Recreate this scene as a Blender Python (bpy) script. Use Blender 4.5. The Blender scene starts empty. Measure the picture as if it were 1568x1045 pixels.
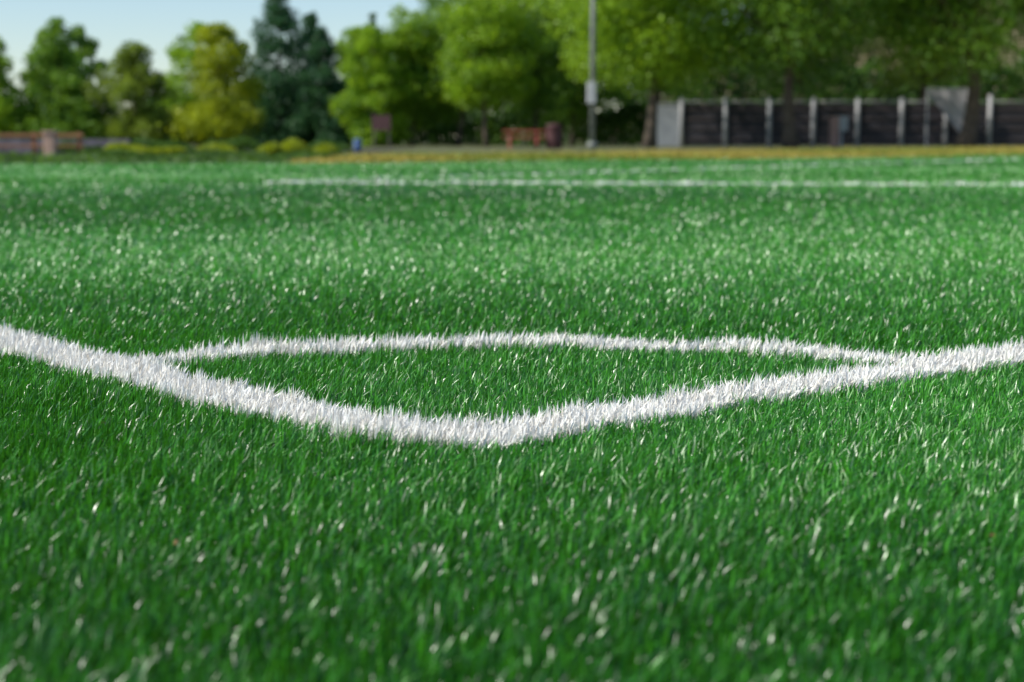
import bpy, math, numpy as np
from mathutils import Vector
R = np.random.default_rng(7)
sc = bpy.context.scene
col = sc.collection

# ---------------------------------------------------------------- helpers
def link(o, parent=None):
    col.objects.link(o)
    if parent is not None: o.parent = parent
    return o
def empty(name, loc=(0,0,0)):
    e = bpy.data.objects.new(name, None); e.location = loc; e.empty_display_size = .3
    return link(e)
def np_mesh(name, verts, loops, sizes, mat, attr=None, smooth=False):
    me = bpy.data.meshes.new(name)
    nv, nl, nf = len(verts), len(loops), len(sizes)
    me.vertices.add(nv); me.vertices.foreach_set('co', verts.astype(np.float32).ravel())
    me.loops.add(nl); me.loops.foreach_set('vertex_index', loops.astype(np.int32))
    me.polygons.add(nf)
    st = np.zeros(nf, np.int32); st[1:] = np.cumsum(sizes)[:-1]
    me.polygons.foreach_set('loop_start', st)
    me.polygons.foreach_set('loop_total', sizes.astype(np.int32))
    if smooth: me.polygons.foreach_set('use_smooth', np.ones(nf, bool))
    me.update(calc_edges=True)
    if attr is not None:
        a = me.attributes.new('tone', 'FLOAT', 'POINT'); a.data.foreach_set('value', attr.astype(np.float32))
    me.materials.append(mat)
    return bpy.data.objects.new(name, me)
def poly_obj(name, verts, faces, mat, parent=None, smooth=False):
    me = bpy.data.meshes.new(name); me.from_pydata([tuple(v) for v in verts], [], faces)
    if smooth:
        for p in me.polygons: p.use_smooth = True
    me.materials.append(mat); me.update()
    return link(bpy.data.objects.new(name, me), parent)
class MB:
    def __init__(s): s.v=[]; s.f=[]
    def box(s, c, d, rz=0, b=0.0):
        x,y,z=[k/2 for k in d]; ca,sa=math.cos(rz),math.sin(rz); n=len(s.v)
        b=min(b,x*.4,y*.4)
        pts=[(-x+b,-y),(x-b,-y),(x,-y+b),(x,y-b),(x-b,y),(-x+b,y),(-x,y-b),(-x,-y+b)] if b>0 else [(-x,-y),(x,-y),(x,y),(-x,y)]
        m=len(pts)
        for zz in (-z,z):
            for px,py in pts: s.v.append((c[0]+px*ca-py*sa, c[1]+px*sa+py*ca, c[2]+zz))
        s.f.append([n+i for i in reversed(range(m))]); s.f.append([n+m+i for i in range(m)])
        for i in range(m): s.f.append([n+i,n+(i+1)%m,n+m+(i+1)%m,n+m+i])
    def tube(s, pts, rad, k=8):
        base=len(s.v)
        for i,(p,r) in enumerate(zip(pts,rad)):
            p=Vector(p); a=Vector(pts[max(i-1,0)]); b=Vector(pts[min(i+1,len(pts)-1)])
            d=(b-a).normalized(); u=d.orthogonal().normalized() if abs(d.z)<.9 else Vector((1,0,0))
            u=(u-d*u.dot(d)).normalized(); w=d.cross(u)
            for j in range(k):
                t=2*math.pi*j/k; s.v.append(tuple(p+u*math.cos(t)*r+w*math.sin(t)*r))
        for i in range(len(pts)-1):
            for j in range(k):
                a=base+i*k+j; b=base+i*k+(j+1)%k; s.f.append([a,b,b+k,a+k])
        s.f.append([base+j for j in reversed(range(k))]); s.f.append([base+(len(pts)-1)*k+j for j in range(k)])
    def obj(s,name,mat,parent=None,smooth=False): return poly_obj(name,s.v,s.f,mat,parent,smooth)

def lin(c): return (*c,1.0)
def new_mat(name):
    m=bpy.data.materials.new(name); m.use_nodes=True; nt=m.node_tree
    b=nt.nodes['Principled BSDF']; return m,nt,b
def simple(name, c1, c2=None, scale=8, rough=.7, metal=0, bump=0.0):
    m,nt,b=new_mat(name); b.inputs['Roughness'].default_value=rough; b.inputs['Metallic'].default_value=metal
    c2=c2 or tuple(x*.7 for x in c1)
    tc=nt.nodes.new('ShaderNodeNewGeometry'); n=nt.nodes.new('ShaderNodeTexNoise'); n.inputs['Scale'].default_value=scale; n.inputs['Detail'].default_value=5
    nt.links.new(tc.outputs['Position'],n.inputs['Vector'])
    r=nt.nodes.new('ShaderNodeValToRGB'); r.color_ramp.elements[0].position=.35; r.color_ramp.elements[1].position=.65
    r.color_ramp.elements[0].color=lin(c2); r.color_ramp.elements[1].color=lin(c1)
    nt.links.new(n.outputs['Fac'],r.inputs['Fac']); nt.links.new(r.outputs['Color'],b.inputs['Base Color'])
    if bump>0:
        bm=nt.nodes.new('ShaderNodeBump'); bm.inputs['Strength'].default_value=bump; bm.inputs['Distance'].default_value=.02
        nt.links.new(n.outputs['Fac'],bm.inputs['Height']); nt.links.new(bm.outputs['Normal'],b.inputs['Normal'])
    return m
def tone_mat(name, ca, cb, rough=.5, trans=.3, tcol=None, spec=.5, cc=None):
    m,nt,b=new_mat(name); b.inputs['Roughness'].default_value=rough; b.inputs['Specular IOR Level'].default_value=spec
    a=nt.nodes.new('ShaderNodeAttribute'); a.attribute_name='tone'
    r=nt.nodes.new('ShaderNodeValToRGB'); e=r.color_ramp.elements; e[0].color=lin(ca); e[1].color=lin(cb)
    if cc: k=e.new(.88); k.color=lin(cb); e[-1].color=lin(cc)
    nt.links.new(a.outputs['Fac'],r.inputs['Fac']); nt.links.new(r.outputs['Color'],b.inputs['Base Color'])
    t=nt.nodes.new('ShaderNodeBsdfTranslucent'); mx=nt.nodes.new('ShaderNodeMixShader'); mx.inputs['Fac'].default_value=trans
    if tcol: 
        mc=nt.nodes.new('ShaderNodeMix'); mc.data_type='RGBA'; mc.inputs['Factor'].default_value=.5
        nt.links.new(r.outputs['Color'],mc.inputs['A']); mc.inputs['B'].default_value=lin(tcol); nt.links.new(mc.outputs['Result'],t.inputs['Color'])
    else: nt.links.new(r.outputs['Color'],t.inputs['Color'])
    out=nt.nodes['Material Output']
    nt.links.new(b.outputs[0],mx.inputs[1]); nt.links.new(t.outputs[0],mx.inputs[2]); nt.links.new(mx.outputs[0],out.inputs['Surface'])
    return m

# ---------------------------------------------------------------- camera
H=0.358; PITCH=7.1
cam=bpy.data.cameras.new('camera'); co=bpy.data.objects.new('camera',cam); link(co)
cam.sensor_width=36; cam.lens=57.0; cam.clip_start=.05; cam.clip_end=6000
co.location=(0,0,H); co.rotation_euler=(math.radians(90-PITCH),0,0)
cam.dof.use_dof=True; cam.dof.focus_distance=2.22; cam.dof.aperture_fstop=5.2; cam.dof.aperture_blades=0
sc.camera=co

# ---------------------------------------------------------------- light
SUN_EL=40; SUN_AZ=-106   # azimuth clockwise from +Y (view direction): from the left, a little behind
az=math.radians(SUN_AZ); el=math.radians(SUN_EL)
d=Vector((math.sin(az)*math.cos(el), math.cos(az)*math.cos(el), math.sin(el)))
sl=bpy.data.lights.new('sun','SUN'); sl.energy=5.0; sl.angle=math.radians(.5); sl.color=(1,.97,.87)
so=bpy.data.objects.new('sun',sl); so.rotation_euler=(-d).to_track_quat('-Z','Y').to_euler(); so.location=(-20,0,30); link(so)
w=bpy.data.worlds.new('World'); sc.world=w; w.use_nodes=True; nt=w.node_tree
sky=nt.nodes.new('ShaderNodeTexSky'); sky.sky_type='NISHITA'; sky.sun_disc=False
sky.sun_elevation=el; sky.sun_rotation=az; sky.air_density=1.0; sky.dust_density=.2; sky.ozone_density=3.5
nt.links.new(sky.outputs[0],nt.nodes['Background'].inputs['Color']); nt.nodes['Background'].inputs['Strength'].default_value=.14
sc.view_settings.view_transform='Standard'; sc.view_settings.look='None'; sc.view_settings.exposure=0

# ---------------------------------------------------------------- ground
def noise2(x,y,seed,n=10,f0=1.0,f1=3.0,ax=1.0,ay=1.0):
    r=np.random.default_rng(seed); s=np.zeros_like(x)
    for i in range(n):
        th=r.uniform(0,2*np.pi); f=r.uniform(f0,f1)
        s+=np.sin((np.cos(th)*x*ax+np.sin(th)*y*ay)*f+r.uniform(0,6.28))
    return s/np.sqrt(n/2)/1.6
EX=np.array([-400,-60,-20,-7.2,-2.5,2.6,11.2,40,400.]); EY=np.array([14,18,20.5,22,23.6,27.5,34.5,48,120.])
def edge(x): return np.interp(x,EX,EY)

g_m=simple('soil_and_dry_grass',(.15,.14,.05),(.07,.09,.025),scale=.5,rough=.95)
poly_obj('ground',[(-3000,-3000,0),(3000,-3000,0),(3000,3000,0),(-3000,3000,0)],[[0,1,2,3]],g_m)
turf_base=simple('turf_backing',(.010,.11,.007),(.004,.05,.004),scale=90,rough=.9)
v=[];f=[]
for x,y in zip(EX,EY): v+= [(x,-60,.004),(x,y,.004)]
for i in range(len(EX)-1): f.append([2*i,2*i+2,2*i+3,2*i+1])
field=poly_obj('artificial_turf_field',v,f,turf_base)
dry_m=simple('dry_grass_soil',(.38,.27,.06),(.20,.21,.035),scale=.9,rough=.95)
v=[];f=[];DX=[-3.5,-2.5,2.6,11.2,40,120]
for x in DX:
    y=float(edge(np.array(x))); v+=[(x,y+.05,.008),(x,y+(.3 if x<-3 else 14+max(0,x)*1.0),.008)]
for i in range(len(DX)-1): f.append([2*i,2*i+2,2*i+3,2*i+1])
verge=poly_obj('dry_grass_verge',v,f,dry_m)
mul=simple('bark_mulch',(.08,.06,.03),(.03,.035,.015),scale=5,rough=1)
v=[];f=[];MX=[-90,-20,-7.2,-3.6]
for x in MX:
    y=float(edge(np.array(x))); v+=[(x,y+.05,.0085),(x,62.,.0085)]
for i in range(len(MX)-1): f.append([2*i,2*i+2,2*i+3,2*i+1])
bed=poly_obj('mulch_bed',v,f,mul)

# ---------------------------------------------------------------- markings
CX,CY=-.105,1.742
uR=(math.cos(math.radians(40.2)),math.sin(math.radians(40.2))); uL=(-uR[1],uR[0])
WL,WR=.107,.092
AC=(0.03,1.862); AR=.893; AW=.082
def seg(x,y,p,q,wd):
    dx,dy=q[0]-p[0],q[1]-p[1]; L=math.hypot(dx,dy); dx/=L; dy/=L
    s=(x-p[0])*dx+(y-p[1])*dy; t=(x-p[0])*-dy+(y-p[1])*dx
    return (s>0)&(s<L)&(np.abs(t)<wd/2)
F0=(-1.95,12.75); F1=(60,5.2); F2=(33,62)
def white_mask(x,y):
    xx=x+.010*noise2(x,y,5,14,30,160)+.005*noise2(x,y,8,6,3,9); yy=y+.010*noise2(x,y,6,14,30,160)+.005*noise2(x,y,9,6,3,9)
    a=(xx-CX)*uR[0]+(yy-CY)*uR[1]; b=(xx-CX)*uL[0]+(yy-CY)*uL[1]
    rr=.17; corner=(a<rr)&(b<rr)&((a-rr)**2+(b-rr)**2>rr**2)
    ri=.09; incorner=(a>WL)&(b>WR)&(a<WL+ri)&(b<WR+ri)&((a-WL-ri)**2+(b-WR-ri)**2>ri**2)
    m=((a>0)&(b>0)&((b<WR)|(a<WL))&~corner)|incorner
    r=np.hypot(xx-AC[0],yy-AC[1]); m|=(a>0)&(b>0)&(r<AR)&(r>AR-AW)
    m|=seg(xx,yy,F0,F1,.10)&(R.random(len(x))<.75)
    m|=seg(xx,yy,F0,F2,.09)&(R.random(len(x))<.25)
    return m

def sample_roots(n):
    z=np.linspace(.7,60,60000)
    D=np.minimum(1,(2/z)**2)*2*(.37*z+.55); c=np.cumsum(D); tot=c[-1]*(z[1]-z[0]); c/=c[-1]
    y=np.interp(R.random(n),c,z); x=(R.random(n)*2-1)*(.37*y+.55)
    return x,y,tot
_,_,tot=sample_roots(10)
D0=66000; N=int(tot*D0)
# light and dark areas of the pile (x, y, rx, ry, amount): fibres lie flatter or stand up, light and dark also painted into tone
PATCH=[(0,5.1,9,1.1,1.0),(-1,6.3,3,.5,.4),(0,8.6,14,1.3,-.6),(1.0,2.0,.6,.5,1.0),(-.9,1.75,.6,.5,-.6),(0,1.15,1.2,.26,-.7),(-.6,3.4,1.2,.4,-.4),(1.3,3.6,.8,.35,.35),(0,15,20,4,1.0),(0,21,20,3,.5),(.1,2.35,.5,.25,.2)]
def lay_shade(x,y):  # drives fibre tilt and the light/dark bands painted into blade tone
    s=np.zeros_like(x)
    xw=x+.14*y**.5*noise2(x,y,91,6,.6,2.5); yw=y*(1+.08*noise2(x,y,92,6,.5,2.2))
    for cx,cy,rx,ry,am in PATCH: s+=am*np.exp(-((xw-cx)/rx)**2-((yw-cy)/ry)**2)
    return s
def blades(name,x,y,hgt,wid,mat,tone,tilt_mu,tilt_sd,parent=None,layamp=1.0,farh=1.0):
    n=len(x); lod=np.maximum(1,y/2.0)
    lay=noise2(x,y,11,8,.25,1.1,1.0,1.5)+.5*noise2(x,y,12,8,2,6)
    phi=math.radians(35)+lay*layamp+R.normal(0,1.0,n)
    tilt=np.clip(R.normal(tilt_mu,tilt_sd,n)+.16*noise2(x,y,13,8,.4,2.5,.5,1.5)+.22*lay_shade(x,y),.02,1.35)
    L=hgt*R.uniform(.5,1.3,n)*(1+.16*noise2(x,y,14,10,8,30))*(1+(np.minimum(1.45,lod**.2)-1)*farh)
    W=wid*R.uniform(.6,1.35,n)*lod
    psi=R.uniform(0,np.pi,n)
    dx,dy=np.cos(phi),np.sin(phi); wx,wy=np.cos(psi),np.sin(psi)
    z0=np.full(n,.003)
    t1=tilt*.5; t2=np.minimum(tilt*1.5,1.75)
    mx=x+L*.5*np.sin(t1)*dx; my=y+L*.5*np.sin(t1)*dy; mz=z0+L*.5*np.cos(t1)
    tx=mx+L*.5*np.sin(t2)*dx; ty=my+L*.5*np.sin(t2)*dy; tz=np.maximum(mz+L*.5*np.cos(t2),.004)
    V=np.empty((n,5,3),np.float32); h=W/2
    V[:,0]=np.stack([x-wx*h,y-wy*h,z0],1); V[:,1]=np.stack([x+wx*h,y+wy*h,z0],1)
    V[:,2]=np.stack([mx+wx*h,my+wy*h,mz],1); V[:,3]=np.stack([mx-wx*h,my-wy*h,mz],1)
    V[:,4]=np.stack([tx,ty,tz],1)
    b=(np.arange(n)*5)[:,None]
    loops=(b+np.array([0,1,2,3,3,2,4])[None]).ravel()
    sizes=np.tile(np.array([4,3]),n)
    o=np_mesh(name,V.reshape(-1,3),loops,sizes,mat,np.repeat(tone,5))
    return link(o,parent)
x,y,_=sample_roots(N*3)
ok=y<edge(x); wm=white_mask(x,y)
gm=ok&~wm; gm[N:]=False
turf_m=tone_mat('turf_fibre',(.003,.065,.002),(.085,.42,.020),rough=.33,trans=.25,spec=.85,tcol=(.14,.54,.02),cc=(.58,.80,.42))
gx,gy=x[gm],y[gm]
tone=np.clip(R.beta(.8,1.75,len(gx))+.14*noise2(gx,gy,21,8,.3,2,.6,1.4)+.24*lay_shade(gx,gy)+.03*np.clip((gy-2)/6,-.5,2),0,1)  # bright and dark bands and paler far sheen painted into fibre colour
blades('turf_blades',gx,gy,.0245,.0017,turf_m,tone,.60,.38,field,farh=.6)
white_m=tone_mat('white_turf_fibre',(.70,.63,.52),(.95,.945,.92),rough=.45,trans=.22)
wk=ok&wm&((np.arange(len(x))<int(N*1.7))|(y>6)); wx_,wy_=x[wk],y[wk]
mk=empty('white_line_marking')
blades('line_pile',wx_,wy_,.0255,.0029,white_m,np.clip(R.beta(2.4,1.2,len(wx_)),0,1),.55,.38,mk,farh=1.0)
wb=simple('line_backing',(.62,.60,.55),(.5,.48,.42),scale=60)
def strip(name,p,q,wd,off):
    dx,dy=q[0]-p[0],q[1]-p[1]; L=math.hypot(dx,dy); nx,ny=-dy/L,dx/L
    poly_obj(name,[(p[0]+nx*off,p[1]+ny*off,.008),(q[0]+nx*off,q[1]+ny*off,.008),(q[0]+nx*(off+wd),q[1]+ny*(off+wd),.008),(p[0]+nx*(off+wd),p[1]+ny*(off+wd),.008)],[[0,1,2,3]],wb,mk)
def P(a,b): return (CX+uR[0]*a+uL[0]*b, CY+uR[1]*a+uL[1]*b)
strip('touch_line_backing',P(.2,0),P(60,0),WR-.03,.015)
v=[(*P(.015,.2),.008),(*P(WL-.015,.2),.008),(*P(WL-.015,28),.008),(*P(.015,28),.008)]
poly_obj('goal_line_backing',v,[[0,1,2,3]],wb,mk)
strip('box_line_backing',F0,F1,.08,-.04); strip('box_side_line_backing',F0,(15,34.1),.06,-.03)

# loose brown debris
dm=tone_mat('dry_leaf',(.20,.10,.04),(.40,.24,.12),rough=.8,trans=.2)
def leaf_obj(name,C,S,tone,mat,parent=None,flat=0.0,asp=.6):
    n=len(C)
    a=R.normal(size=(n,3)); a[:,2]*=(1-flat); a/=np.linalg.norm(a,axis=1)[:,None]
    b=R.normal(size=(n,3)); b[:,2]*=(1-flat); b-=a*(a*b).sum(1)[:,None]; b/=np.linalg.norm(b,axis=1)[:,None]
    S=S[:,None]; V=np.empty((n,4,3))
    V[:,0]=C-a*S*.5; V[:,1]=C+b*S*asp*.5+a*S*.05; V[:,2]=C+a*S*.5; V[:,3]=C-b*S*asp*.5+a*S*.05
    loops=np.arange(n*4); return link(np_mesh(name,V.reshape(-1,3),loops,np.full(n,4),mat,np.repeat(tone,4)),parent)
nd=40; dyv=np.exp(R.uniform(math.log(1.3),math.log(9),nd)); dxv=R.uniform(-1,1,nd)*(.36*dyv+.3)
leaf_obj('leaf_litter',np.stack([dxv,dyv,np.full(nd,.018)],1),R.uniform(.004,.009,nd),R.random(nd),dm,flat=.6)

# verge tufts
n=44000; vx=R.uniform(-3.2,32,n); dep=R.random(n)**1.3; vy=edge(vx)+.05+dep*(12+np.maximum(0,vx)*.8)
dt=tone_mat('dry_grass_blade',(.16,.24,.02),(.50,.36,.08),rough=.7,trans=.3)
o=leaf_obj('dry_grass_tufts',np.stack([vx,vy,R.uniform(.01,.07,n)],1),R.uniform(.05,.12,n),np.clip(R.random(n)*.6+.45*noise2(vx,vy,33,8,.3,1.2)+.15,0,1),dt,verge,asp=.3)

# ---------------------------------------------------------------- trees
bark=simple('bark',(.12,.09,.065),(.06,.045,.035),scale=6,rough=.95,bump=.6)
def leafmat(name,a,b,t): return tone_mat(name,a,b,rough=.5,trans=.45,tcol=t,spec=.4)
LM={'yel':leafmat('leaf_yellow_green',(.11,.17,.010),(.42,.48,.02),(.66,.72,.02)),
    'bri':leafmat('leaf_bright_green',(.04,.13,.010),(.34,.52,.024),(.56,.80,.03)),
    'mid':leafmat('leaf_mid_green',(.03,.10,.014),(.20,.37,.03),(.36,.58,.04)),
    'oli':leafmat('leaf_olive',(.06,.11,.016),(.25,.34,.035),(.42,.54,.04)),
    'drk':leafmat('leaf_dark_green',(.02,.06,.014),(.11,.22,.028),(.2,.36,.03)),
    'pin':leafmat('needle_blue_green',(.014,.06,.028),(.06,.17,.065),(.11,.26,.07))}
def tree(name,px_x,y,top,cr,cbase,kind,shape='round',leaves=9000,tr=.13,ls=.2,ncl=70,seed=None,fork=.35):
    r=np.random.default_rng(seed if seed is not None else int(abs(px_x*13+y*7+top*31)*10)%99991)
    root=empty(name,(px_x,y,0))
    cz=(top+cbase)/2; hz=(top-cbase)/2
    if shape=='round':
        p=r.normal(size=(ncl,3)); p/=np.linalg.norm(p,axis=1)[:,None]; rad=r.random(ncl)**.42
        p=p*rad[:,None]; p[:,:2]*=(1-.18*p[:,2:3])
        C=np.stack([p[:,0]*cr*.84,p[:,1]*cr*.84,cz+p[:,2]*hz*.86],1); rc=cr*r.uniform(.12,.25,ncl)
    elif shape=='cone':
        t=r.random(ncl)**1.25; th=r.uniform(0,6.283,ncl)
        rr=cr*(1-t)**.75*r.uniform(.35,1.0,ncl)
        C=np.stack([rr*np.cos(th),rr*np.sin(th),cbase+t*(top-cbase)*.97-.12*rr],1); rc=cr*(.11+.17*(1-t))*r.uniform(.7,1.2,ncl)
    else:
        t=r.random(ncl); th=r.uniform(0,6.283,ncl)
        prof=np.sin(np.clip(t*.86+.14,0,1)*np.pi)**.6*(1-.35*t)*1.1
        rr=cr*prof*r.random(ncl)**.5*.9
        C=np.stack([rr*np.cos(th),rr*np.sin(th),cbase+t*(top-cbase)*.95],1); rc=cr*r.uniform(.14,.28,ncl)*(1.1-.5*t)
    mb=MB(); bend=r.normal(0,.12,2)
    fz=cbase+ (top-cbase)*(fork if shape=='round' else .95)
    pts=[];rd=[]
    for i in range(7):
        t=i/6; pts.append((bend[0]*math.sin(t*3),bend[1]*math.sin(t*2.4),-.1+t*(fz+.1))); rd.append(tr*(1.35 if i==0 else 1-.55*t) if shape=='round' else tr*(1-.9*t))
    mb.tube(pts,rd,9)
    idx=r.choice(ncl,min(ncl,22 if shape=='round' else 12),replace=False)
    for k in idx:
        c=C[k]; s=pts[4+int(r.integers(0,3))] if shape=='round' else (0,0,max(.3,c[2]-.3))
        if shape=='round' and r.random()<.4: s=pts[4]
        s=Vector(s); e=Vector(c); m1=s.lerp(e,.45)+Vector((0,0,.08*(e-s).length)); 
        mb.tube([s,m1,e],[tr*.42,tr*.25,tr*.07],5)
    mb.obj('trunk_and_limbs',bark,root,True)
    wgt=rc**1.6; wgt/=wgt.sum(); k=r.choice(ncl,leaves,p=wgt)
    q=r.normal(size=(leaves,3)); q/=np.linalg.norm(q,axis=1)[:,None]; q*=(r.random(leaves)**.5)[:,None]*1.25
    q[:,2]*=.72
    Cc=C[k]+q*rc[k][:,None]*1.25
    ct=r.random(ncl)
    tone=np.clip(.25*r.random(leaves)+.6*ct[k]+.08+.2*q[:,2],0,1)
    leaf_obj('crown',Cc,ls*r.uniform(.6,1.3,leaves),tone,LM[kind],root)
    return root

# left group
tree('poplar_tree',-30.2,80,6.0,2.0,.6,'mid','oval',8000)
tree('poplar_tree',-27.2,84,5.9,1.8,.5,'mid','oval',8000)
tree('birch_tree',-24.9,79,5.4,1.5,.5,'bri','oval',8000)
tree('birch_tree',-23.8,84,6.1,1.6,.5,'bri','oval',7000)
tree('cedar_tree',-22.1,80,6.4,2.5,.3,'mid','cone',15000,ncl=120,seed=3)
tree('cedar_tree',-21.9,83,6.2,2.0,.3,'mid','oval',9000)
tree('olive_tree',-18.2,79,5.0,2.3,.3,'oli','oval',12000,ncl=80)
tree('maple_tree',-17.2,90,6.8,2.5,.6,'bri','oval',11000,ncl=80)
tree('linden_tree',-14.1,78,6.0,2.35,.4,'yel','oval',13000,ncl=90,seed=12)
tree('pine_tree',-12.0,84,8.3,2.7,.3,'pin','cone',18000,ncl=150,seed=5)
tree('pine_tree',-10.5,86,7.0,2.2,.3,'pin','cone',13000,ncl=120,seed=6)
tree('pine_tree',-9.6,83,6.0,1.9,.3,'pin','cone',12000,ncl=110,seed=7)
tree('maple_tree',-8.3,88,6.4,2.4,.4,'bri','oval',10000)
tree('cedar_tree',-8.4,100,8.1,1.6,1,'drk','cone',7000)
tree('maple_tree',-6.5,78,5.8,2.1,.3,'bri','oval',11000)
tree('maple_tree',-5.0,80,7.4,2.5,.5,'bri','round',14000,ncl=100)
tree('elm_tree',-2.7,80,8.8,3.1,.6,'mid','round',20000,ncl=130)
tree('elm_tree',-1.2,76,8.6,2.7,1.0,'bri','round',18000,ncl=110)
tree('elm_tree',1.2,82,10.2,3.3,.6,'mid','round',20000,ncl=130)
tree('elm_tree',3.2,88,10.4,3.6,.4,'mid','round',18000,ncl=120)
# large shade trees on the right
tree('sycamore_tree',5.7,68,11.5,4.7,1.9,'bri','round',34000,tr=.26,ncl=150,fork=.3)
tree('sycamore_tree',11.45,67,12.0,5.0,2.2,'mid','round',32000,tr=.28,ncl=150,fork=.28)
tree('oak_tree',18.3,66,12.0,5.3,2.3,'mid','round',32000,tr=.36,ncl=150,fork=.25)
tree('oak_tree',25.5,68,12,5,2.3,'drk','round',20000,tr=.33,ncl=110)
tree('oak_tree',15.2,88,11,4.8,1.8,'drk','round',20000,tr=.25,ncl=110)
tree('oak_tree',8.2,90,11,4.6,1.2,'mid','round',18000,tr=.25,ncl=100)
tree('oak_tree',22.5,90,10,4.4,2.2,'oli','round',16000,tr=.25,ncl=95)
tree('oak_tree',33,80,11,5,2.0,'mid','round',14000,tr=.3,ncl=90)

def mass(name,x0,x1,y,hf,n,kind,ls=.35,dep=3):
    X=R.uniform(x0,x1,n); hh=hf(X)*(1+.18*noise2(X,X*0,41,8,.6,2.5)); Z=hh*R.random(n)**.75
    Y=y+R.uniform(-dep,dep,n)*(1-.5*Z/np.maximum(hh,.1))
    tn=np.clip(.5+.35*noise2(X,Z*1.3,43,10,1,4)+.2*R.normal(size=n),0,1)
    return leaf_obj(name,np.stack([X,Y,Z],1),ls*R.uniform(.6,1.4,n),tn,LM[kind])
mass('distant_tree_line',-70,70,112,lambda X:np.interp(X,[-40,-32,-28,-24,-12,0,6,14,24,40],[3.2,3.0,1.9,3.0,4,6.5,8,6.8,5.6,6.5]),90000,'drk',.42)
mass('hedge_row',-45,8,90,lambda X:np.interp(X,[-40,-20,-10,3,8],[1.5,1.5,1.7,1.9,2.0]),36000,'drk',.25,1.2)

def shrub(cx,cy,wd,ht,kind='yel',parent=None,name='low_shrub'):
    n=2600; th=R.uniform(0,6.283,n)
    rr=np.sqrt(R.random(n)); z=ht*np.sqrt(np.clip(1-rr**2*.8,0,1))*R.uniform(.35,1,n)**.6
    X=cx+np.cos(th)*rr*wd/2; Y=cy+np.sin(th)*rr*.45
    z*=1+.25*noise2(X,Y,51,8,3,9)
    leaf_obj(name,np.stack([X,Y,z],1),R.uniform(.04,.09,n),np.clip(.5+.3*noise2(X,z*5,52,8,3,9)+.2*R.normal(size=n),0,1),LM[kind],parent)
for cx,cy,wd,ht in [(-7.3,31,.9,.26),(-6.7,31.5,.8,.24),(-5.8,32,.8,.27),(-4.9,33,.5,.31),(-4.5,33.6,.7,.29),(-3.9,34,.6,.24)]: shrub(cx,cy,wd,ht,'yel')
for cx,cy,wd,ht in [(-9.6,36,1.6,.30),(-7.9,36,1.9,.33),(-6.1,36,1.6,.33),(-4.4,37,1.5,.3),(-7.2,29.5,1.9,.14),(-5.4,30.5,1.7,.14),(-3.9,31.5,1.2,.12)]: shrub(cx,cy,wd,ht,'drk')
n=16000; vx=R.uniform(-20,-3.5,n); vy=edge(vx)+.1+R.random(n)*13
leaf_obj('ground_cover',np.stack([vx,vy,R.uniform(.01,.05,n)*(1+.6*noise2(vx,vy,71,8,1,4))],1),R.uniform(.05,.12,n),R.random(n),LM['drk'],bed)

# ---------------------------------------------------------------- hill
hx=np.linspace(4,160,60); hy=np.linspace(135,300,24); XX,YY=np.meshgrid(hx,hy)
ZZ=np.clip((XX-8)/40,0,1)**1.2*np.clip((YY-135)/60,0,1)*22*(1+.15*noise2(XX,YY,61,8,.03,.12))-.3
V=np.stack([XX,YY,ZZ],-1).reshape(-1,3); nx=len(hx)
F=[[j*nx+i,j*nx+i+1,(j+1)*nx+i+1,(j+1)*nx+i] for j in range(len(hy)-1) for i in range(nx-1)]
poly_obj('dry_hillside',V,F,simple('dry_hill',(.22,.16,.09),(.10,.10,.045),scale=.12,rough=1),None,True)

# ---------------------------------------------------------------- fence right
steel=simple('galvanised_steel',(.42,.42,.43),(.32,.32,.34),scale=3,rough=.5,metal=.2)
screen=simple('dark_windscreen',(.055,.05,.062),(.03,.028,.036),scale=1.5,rough=.85)
rail=simple('brown_rail',(.14,.10,.095),(.10,.075,.07),scale=2,rough=.8)
fe=empty('chain_link_fence')
FY=73.5; mb=MB(); ms=MB(); mr=MB(); xs=[7.6+1.98*i for i in range(14)]
for i,xp in enumerate(xs):
    hp=2.15 if i<6 else 2.3
    mb.tube([(xp,FY,0),(xp,FY,hp)],[.1,.1],8); mb.tube([(xp,FY,hp),(xp,FY,hp+.06)],[.11,.02],8)
    if i<len(xs)-1:
        ms.box((xp+.99,FY+.03,1.0),(1.84,.02,1.86))
        mb.tube([(xp,FY,2.03),(xp+1.98,FY,2.03)],[.028,.028],6)
        for zr in (.35,.8,1.25,1.7): mr.box((xp+.99,FY-.005,zr),(1.84,.03,.05))
mb.obj('posts',simple('dull_steel',(.48,.47,.48),(.38,.37,.38),scale=3,rough=.6),fe,True); ms.obj('windscreen',screen,fe); mr.obj('rails',rail,fe)
gt=MB(); gt.box((6.98,FY,1.0),(1.08,.04,1.8)); 
ge=empty('metal_gate'); gt.obj('panel',simple('pale_sheet_metal',(.36,.37,.41),(.29,.30,.34),scale=2,rough=.6),ge)
gf=MB()
for xx in (6.4,7.53): gf.box((xx,FY-.01,1.0),(.07,.08,2.02))
for zz in (.06,1.94): gf.box((6.965,FY-.01,zz),(1.06,.08,.07))
gf.obj('frame',steel,ge)
n=10; vv=[];ff=[]
for i in range(n+1):
    t=i/n; xt=18.5+t*1.75
    vv+=[(xt,72.9+.05*math.sin(t*9),2.5),(xt,72.9+.05*math.sin(t*9+1),2.35-2.05*t)]
for i in range(n): ff.append([2*i,2*i+1,2*i+3,2*i+2])
te=empty('canvas_awning'); poly_obj('canvas',vv,ff,simple('grey_canvas',(.45,.43,.46),(.36,.34,.37),scale=2),te,True)
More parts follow.
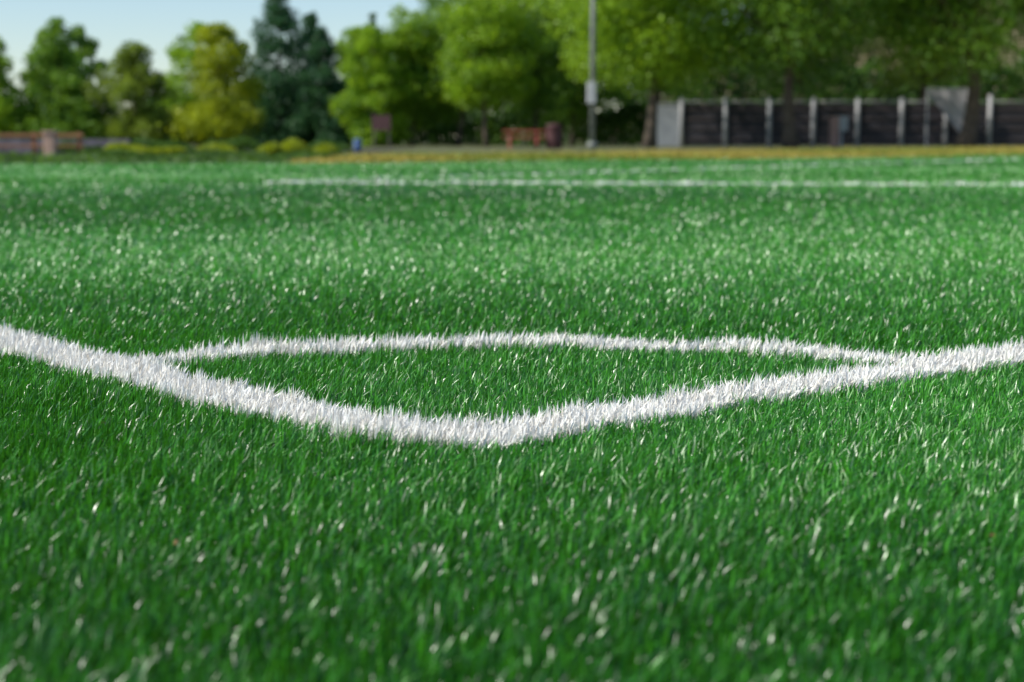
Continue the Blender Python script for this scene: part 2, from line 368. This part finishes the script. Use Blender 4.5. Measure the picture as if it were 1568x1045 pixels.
q=MB(); q.tube([(18.5,72.95,0),(18.5,72.95,2.6)],[.05,.05],8); q.tube([(20.25,72.95,0),(20.25,72.95,2.6)],[.05,.05],8); q.tube([(18.5,72.95,2.55),(20.25,72.95,2.55)],[.04,.04],8); q.obj('frame',steel,te)

lp=empty('light_pole'); m=MB(); m.tube([(3.05,62,0),(3.05,62,.25)],[.2,.2],12); m.tube([(3.05,62,.25),(3.05,62,8.2)],[.11,.075],12); m.tube([(3.05,62,7.9),(3.5,61.8,8.3),(4.2,61.6,8.4)],[.05,.05,.05],8); m.obj('pole',simple('weathered_steel',(.24,.25,.22),(.17,.18,.16),scale=3,rough=.6),lp,True)
m=MB(); m.box((4.45,61.55,8.38),(.7,.3,.14),b=.06); m.obj('luminaire',steel,lp)
m=MB(); m.box((3.0,61.82,2.1),(.34,.2,.8),b=.03); m.obj('control_box',simple('pale_paint',(.5,.5,.48),(.4,.4,.4)),lp)
ub=empty('utility_box'); m=MB(); m.tube([(14.1,70,0),(14.1,70,.75)],[.05,.05],8); m.box((14.1,70,1.0),(.5,.3,.6),b=.04); m.box((14.1,70,1.315),(.56,.36,.03)); m.obj('cabinet',simple('white_paint',(.5,.52,.55),(.42,.44,.47)),ub)
pl=empty('brick_pillar'); m=MB(); m.box((13.6,69,.6),(.34,.34,1.2)); m.box((13.6,69,1.24),(.44,.44,.08)); m.obj('shaft_and_cap',simple('pink_brick',(.42,.25,.21),(.33,.19,.16),scale=9),pl)
red=simple('red_paint',(.50,.12,.09),(.38,.08,.06),scale=4,rough=.5)
pt=empty('picnic_table'); m=MB(); cx,cy=.42,60.5
for k in range(4): m.box((cx,cy-.3+k*.2,.66),(1.55,.17,.05))
for s in (-.7,.7):
    for k in range(2): m.box((cx,cy+s+(k-.5)*.16,.42),(1.55,.14,.05))
for xx in (cx-.5,cx+.5):
    m.box((xx,cy,.38),(.07,1.55,.06)); m.box((xx,cy,.61),(.07,.76,.05))
    for s in (-1,1): m.tube([(xx,cy+s*.55,0),(xx,cy+s*.22,.6)],[.04,.04],6)
m.obj('planks_and_frame',red,pt)
tb=empty('trash_barrel'); m=MB(); m.tube([(1.55,60,.0),(1.55,60,.04),(1.55,60,.4),(1.55,60,.78),(1.55,60,.8)],[.27,.3,.32,.3,.31],16); m.tube([(1.55,60,.8),(1.55,60,.88),(1.55,60,.93)],[.33,.28,.08],16); m.obj('barrel_and_lid',simple('maroon_paint',(.09,.03,.03),(.06,.02,.02)),tb,True)
bb=empty('recycling_bin'); m=MB(); m.tube([(-4.25,45,.0),(-4.25,45,.3)],[.10,.12],12); m.tube([(-4.25,45,.3),(-4.25,45,.34),(-4.25,45,.37)],[.14,.13,.05],12); m.obj('bin_and_lid',simple('blue_paint',(.07,.13,.28),(.05,.10,.22)),bb,True)
sg=empty('notice_board'); m=MB(); m.box((-5.2,65,1.0),(.75,.05,.6)); m.obj('board',simple('dark_red_paint',(.11,.045,.045),(.08,.035,.035)),sg); m=MB()
for xx in (-5.5,-4.9): m.box((xx,65.06,.65),(.07,.06,1.35))
m.obj('posts',rail,sg)

# left: low wall, timber rail fence
lw=MB(); lw.box((-19.4,36,.18),(22,.25,.36)); lwe=lw.obj('low_stone_wall',simple('grey_stone',(.19,.165,.19),(.10,.085,.10),scale=3,bump=.5))
rf=empty('timber_rail_fence'); wood=simple('brown_timber',(.36,.17,.08),(.24,.11,.05),scale=5,rough=.8)
m=MB()
for i in range(16): m.box((-9.0-.95*i,34,.25),(.09,.09,.50),b=.01)
m.box((-16.2,33.93,.44),(14.6,.04,.08)); m.box((-16.2,33.93,.22),(14.6,.04,.05)); m.obj('rails_and_posts',wood,rf)
gp=empty('stone_gate_post'); m=MB(); m.box((-9.5,33.6,.24),(.22,.22,.48),b=.02); m.box((-9.5,33.6,.505),(.28,.28,.05),b=.02); m.obj('post_and_cap',simple('peach_stone',(.5,.32,.24),(.42,.27,.2)),gp)
print('blades',len(gx),len(wx_))
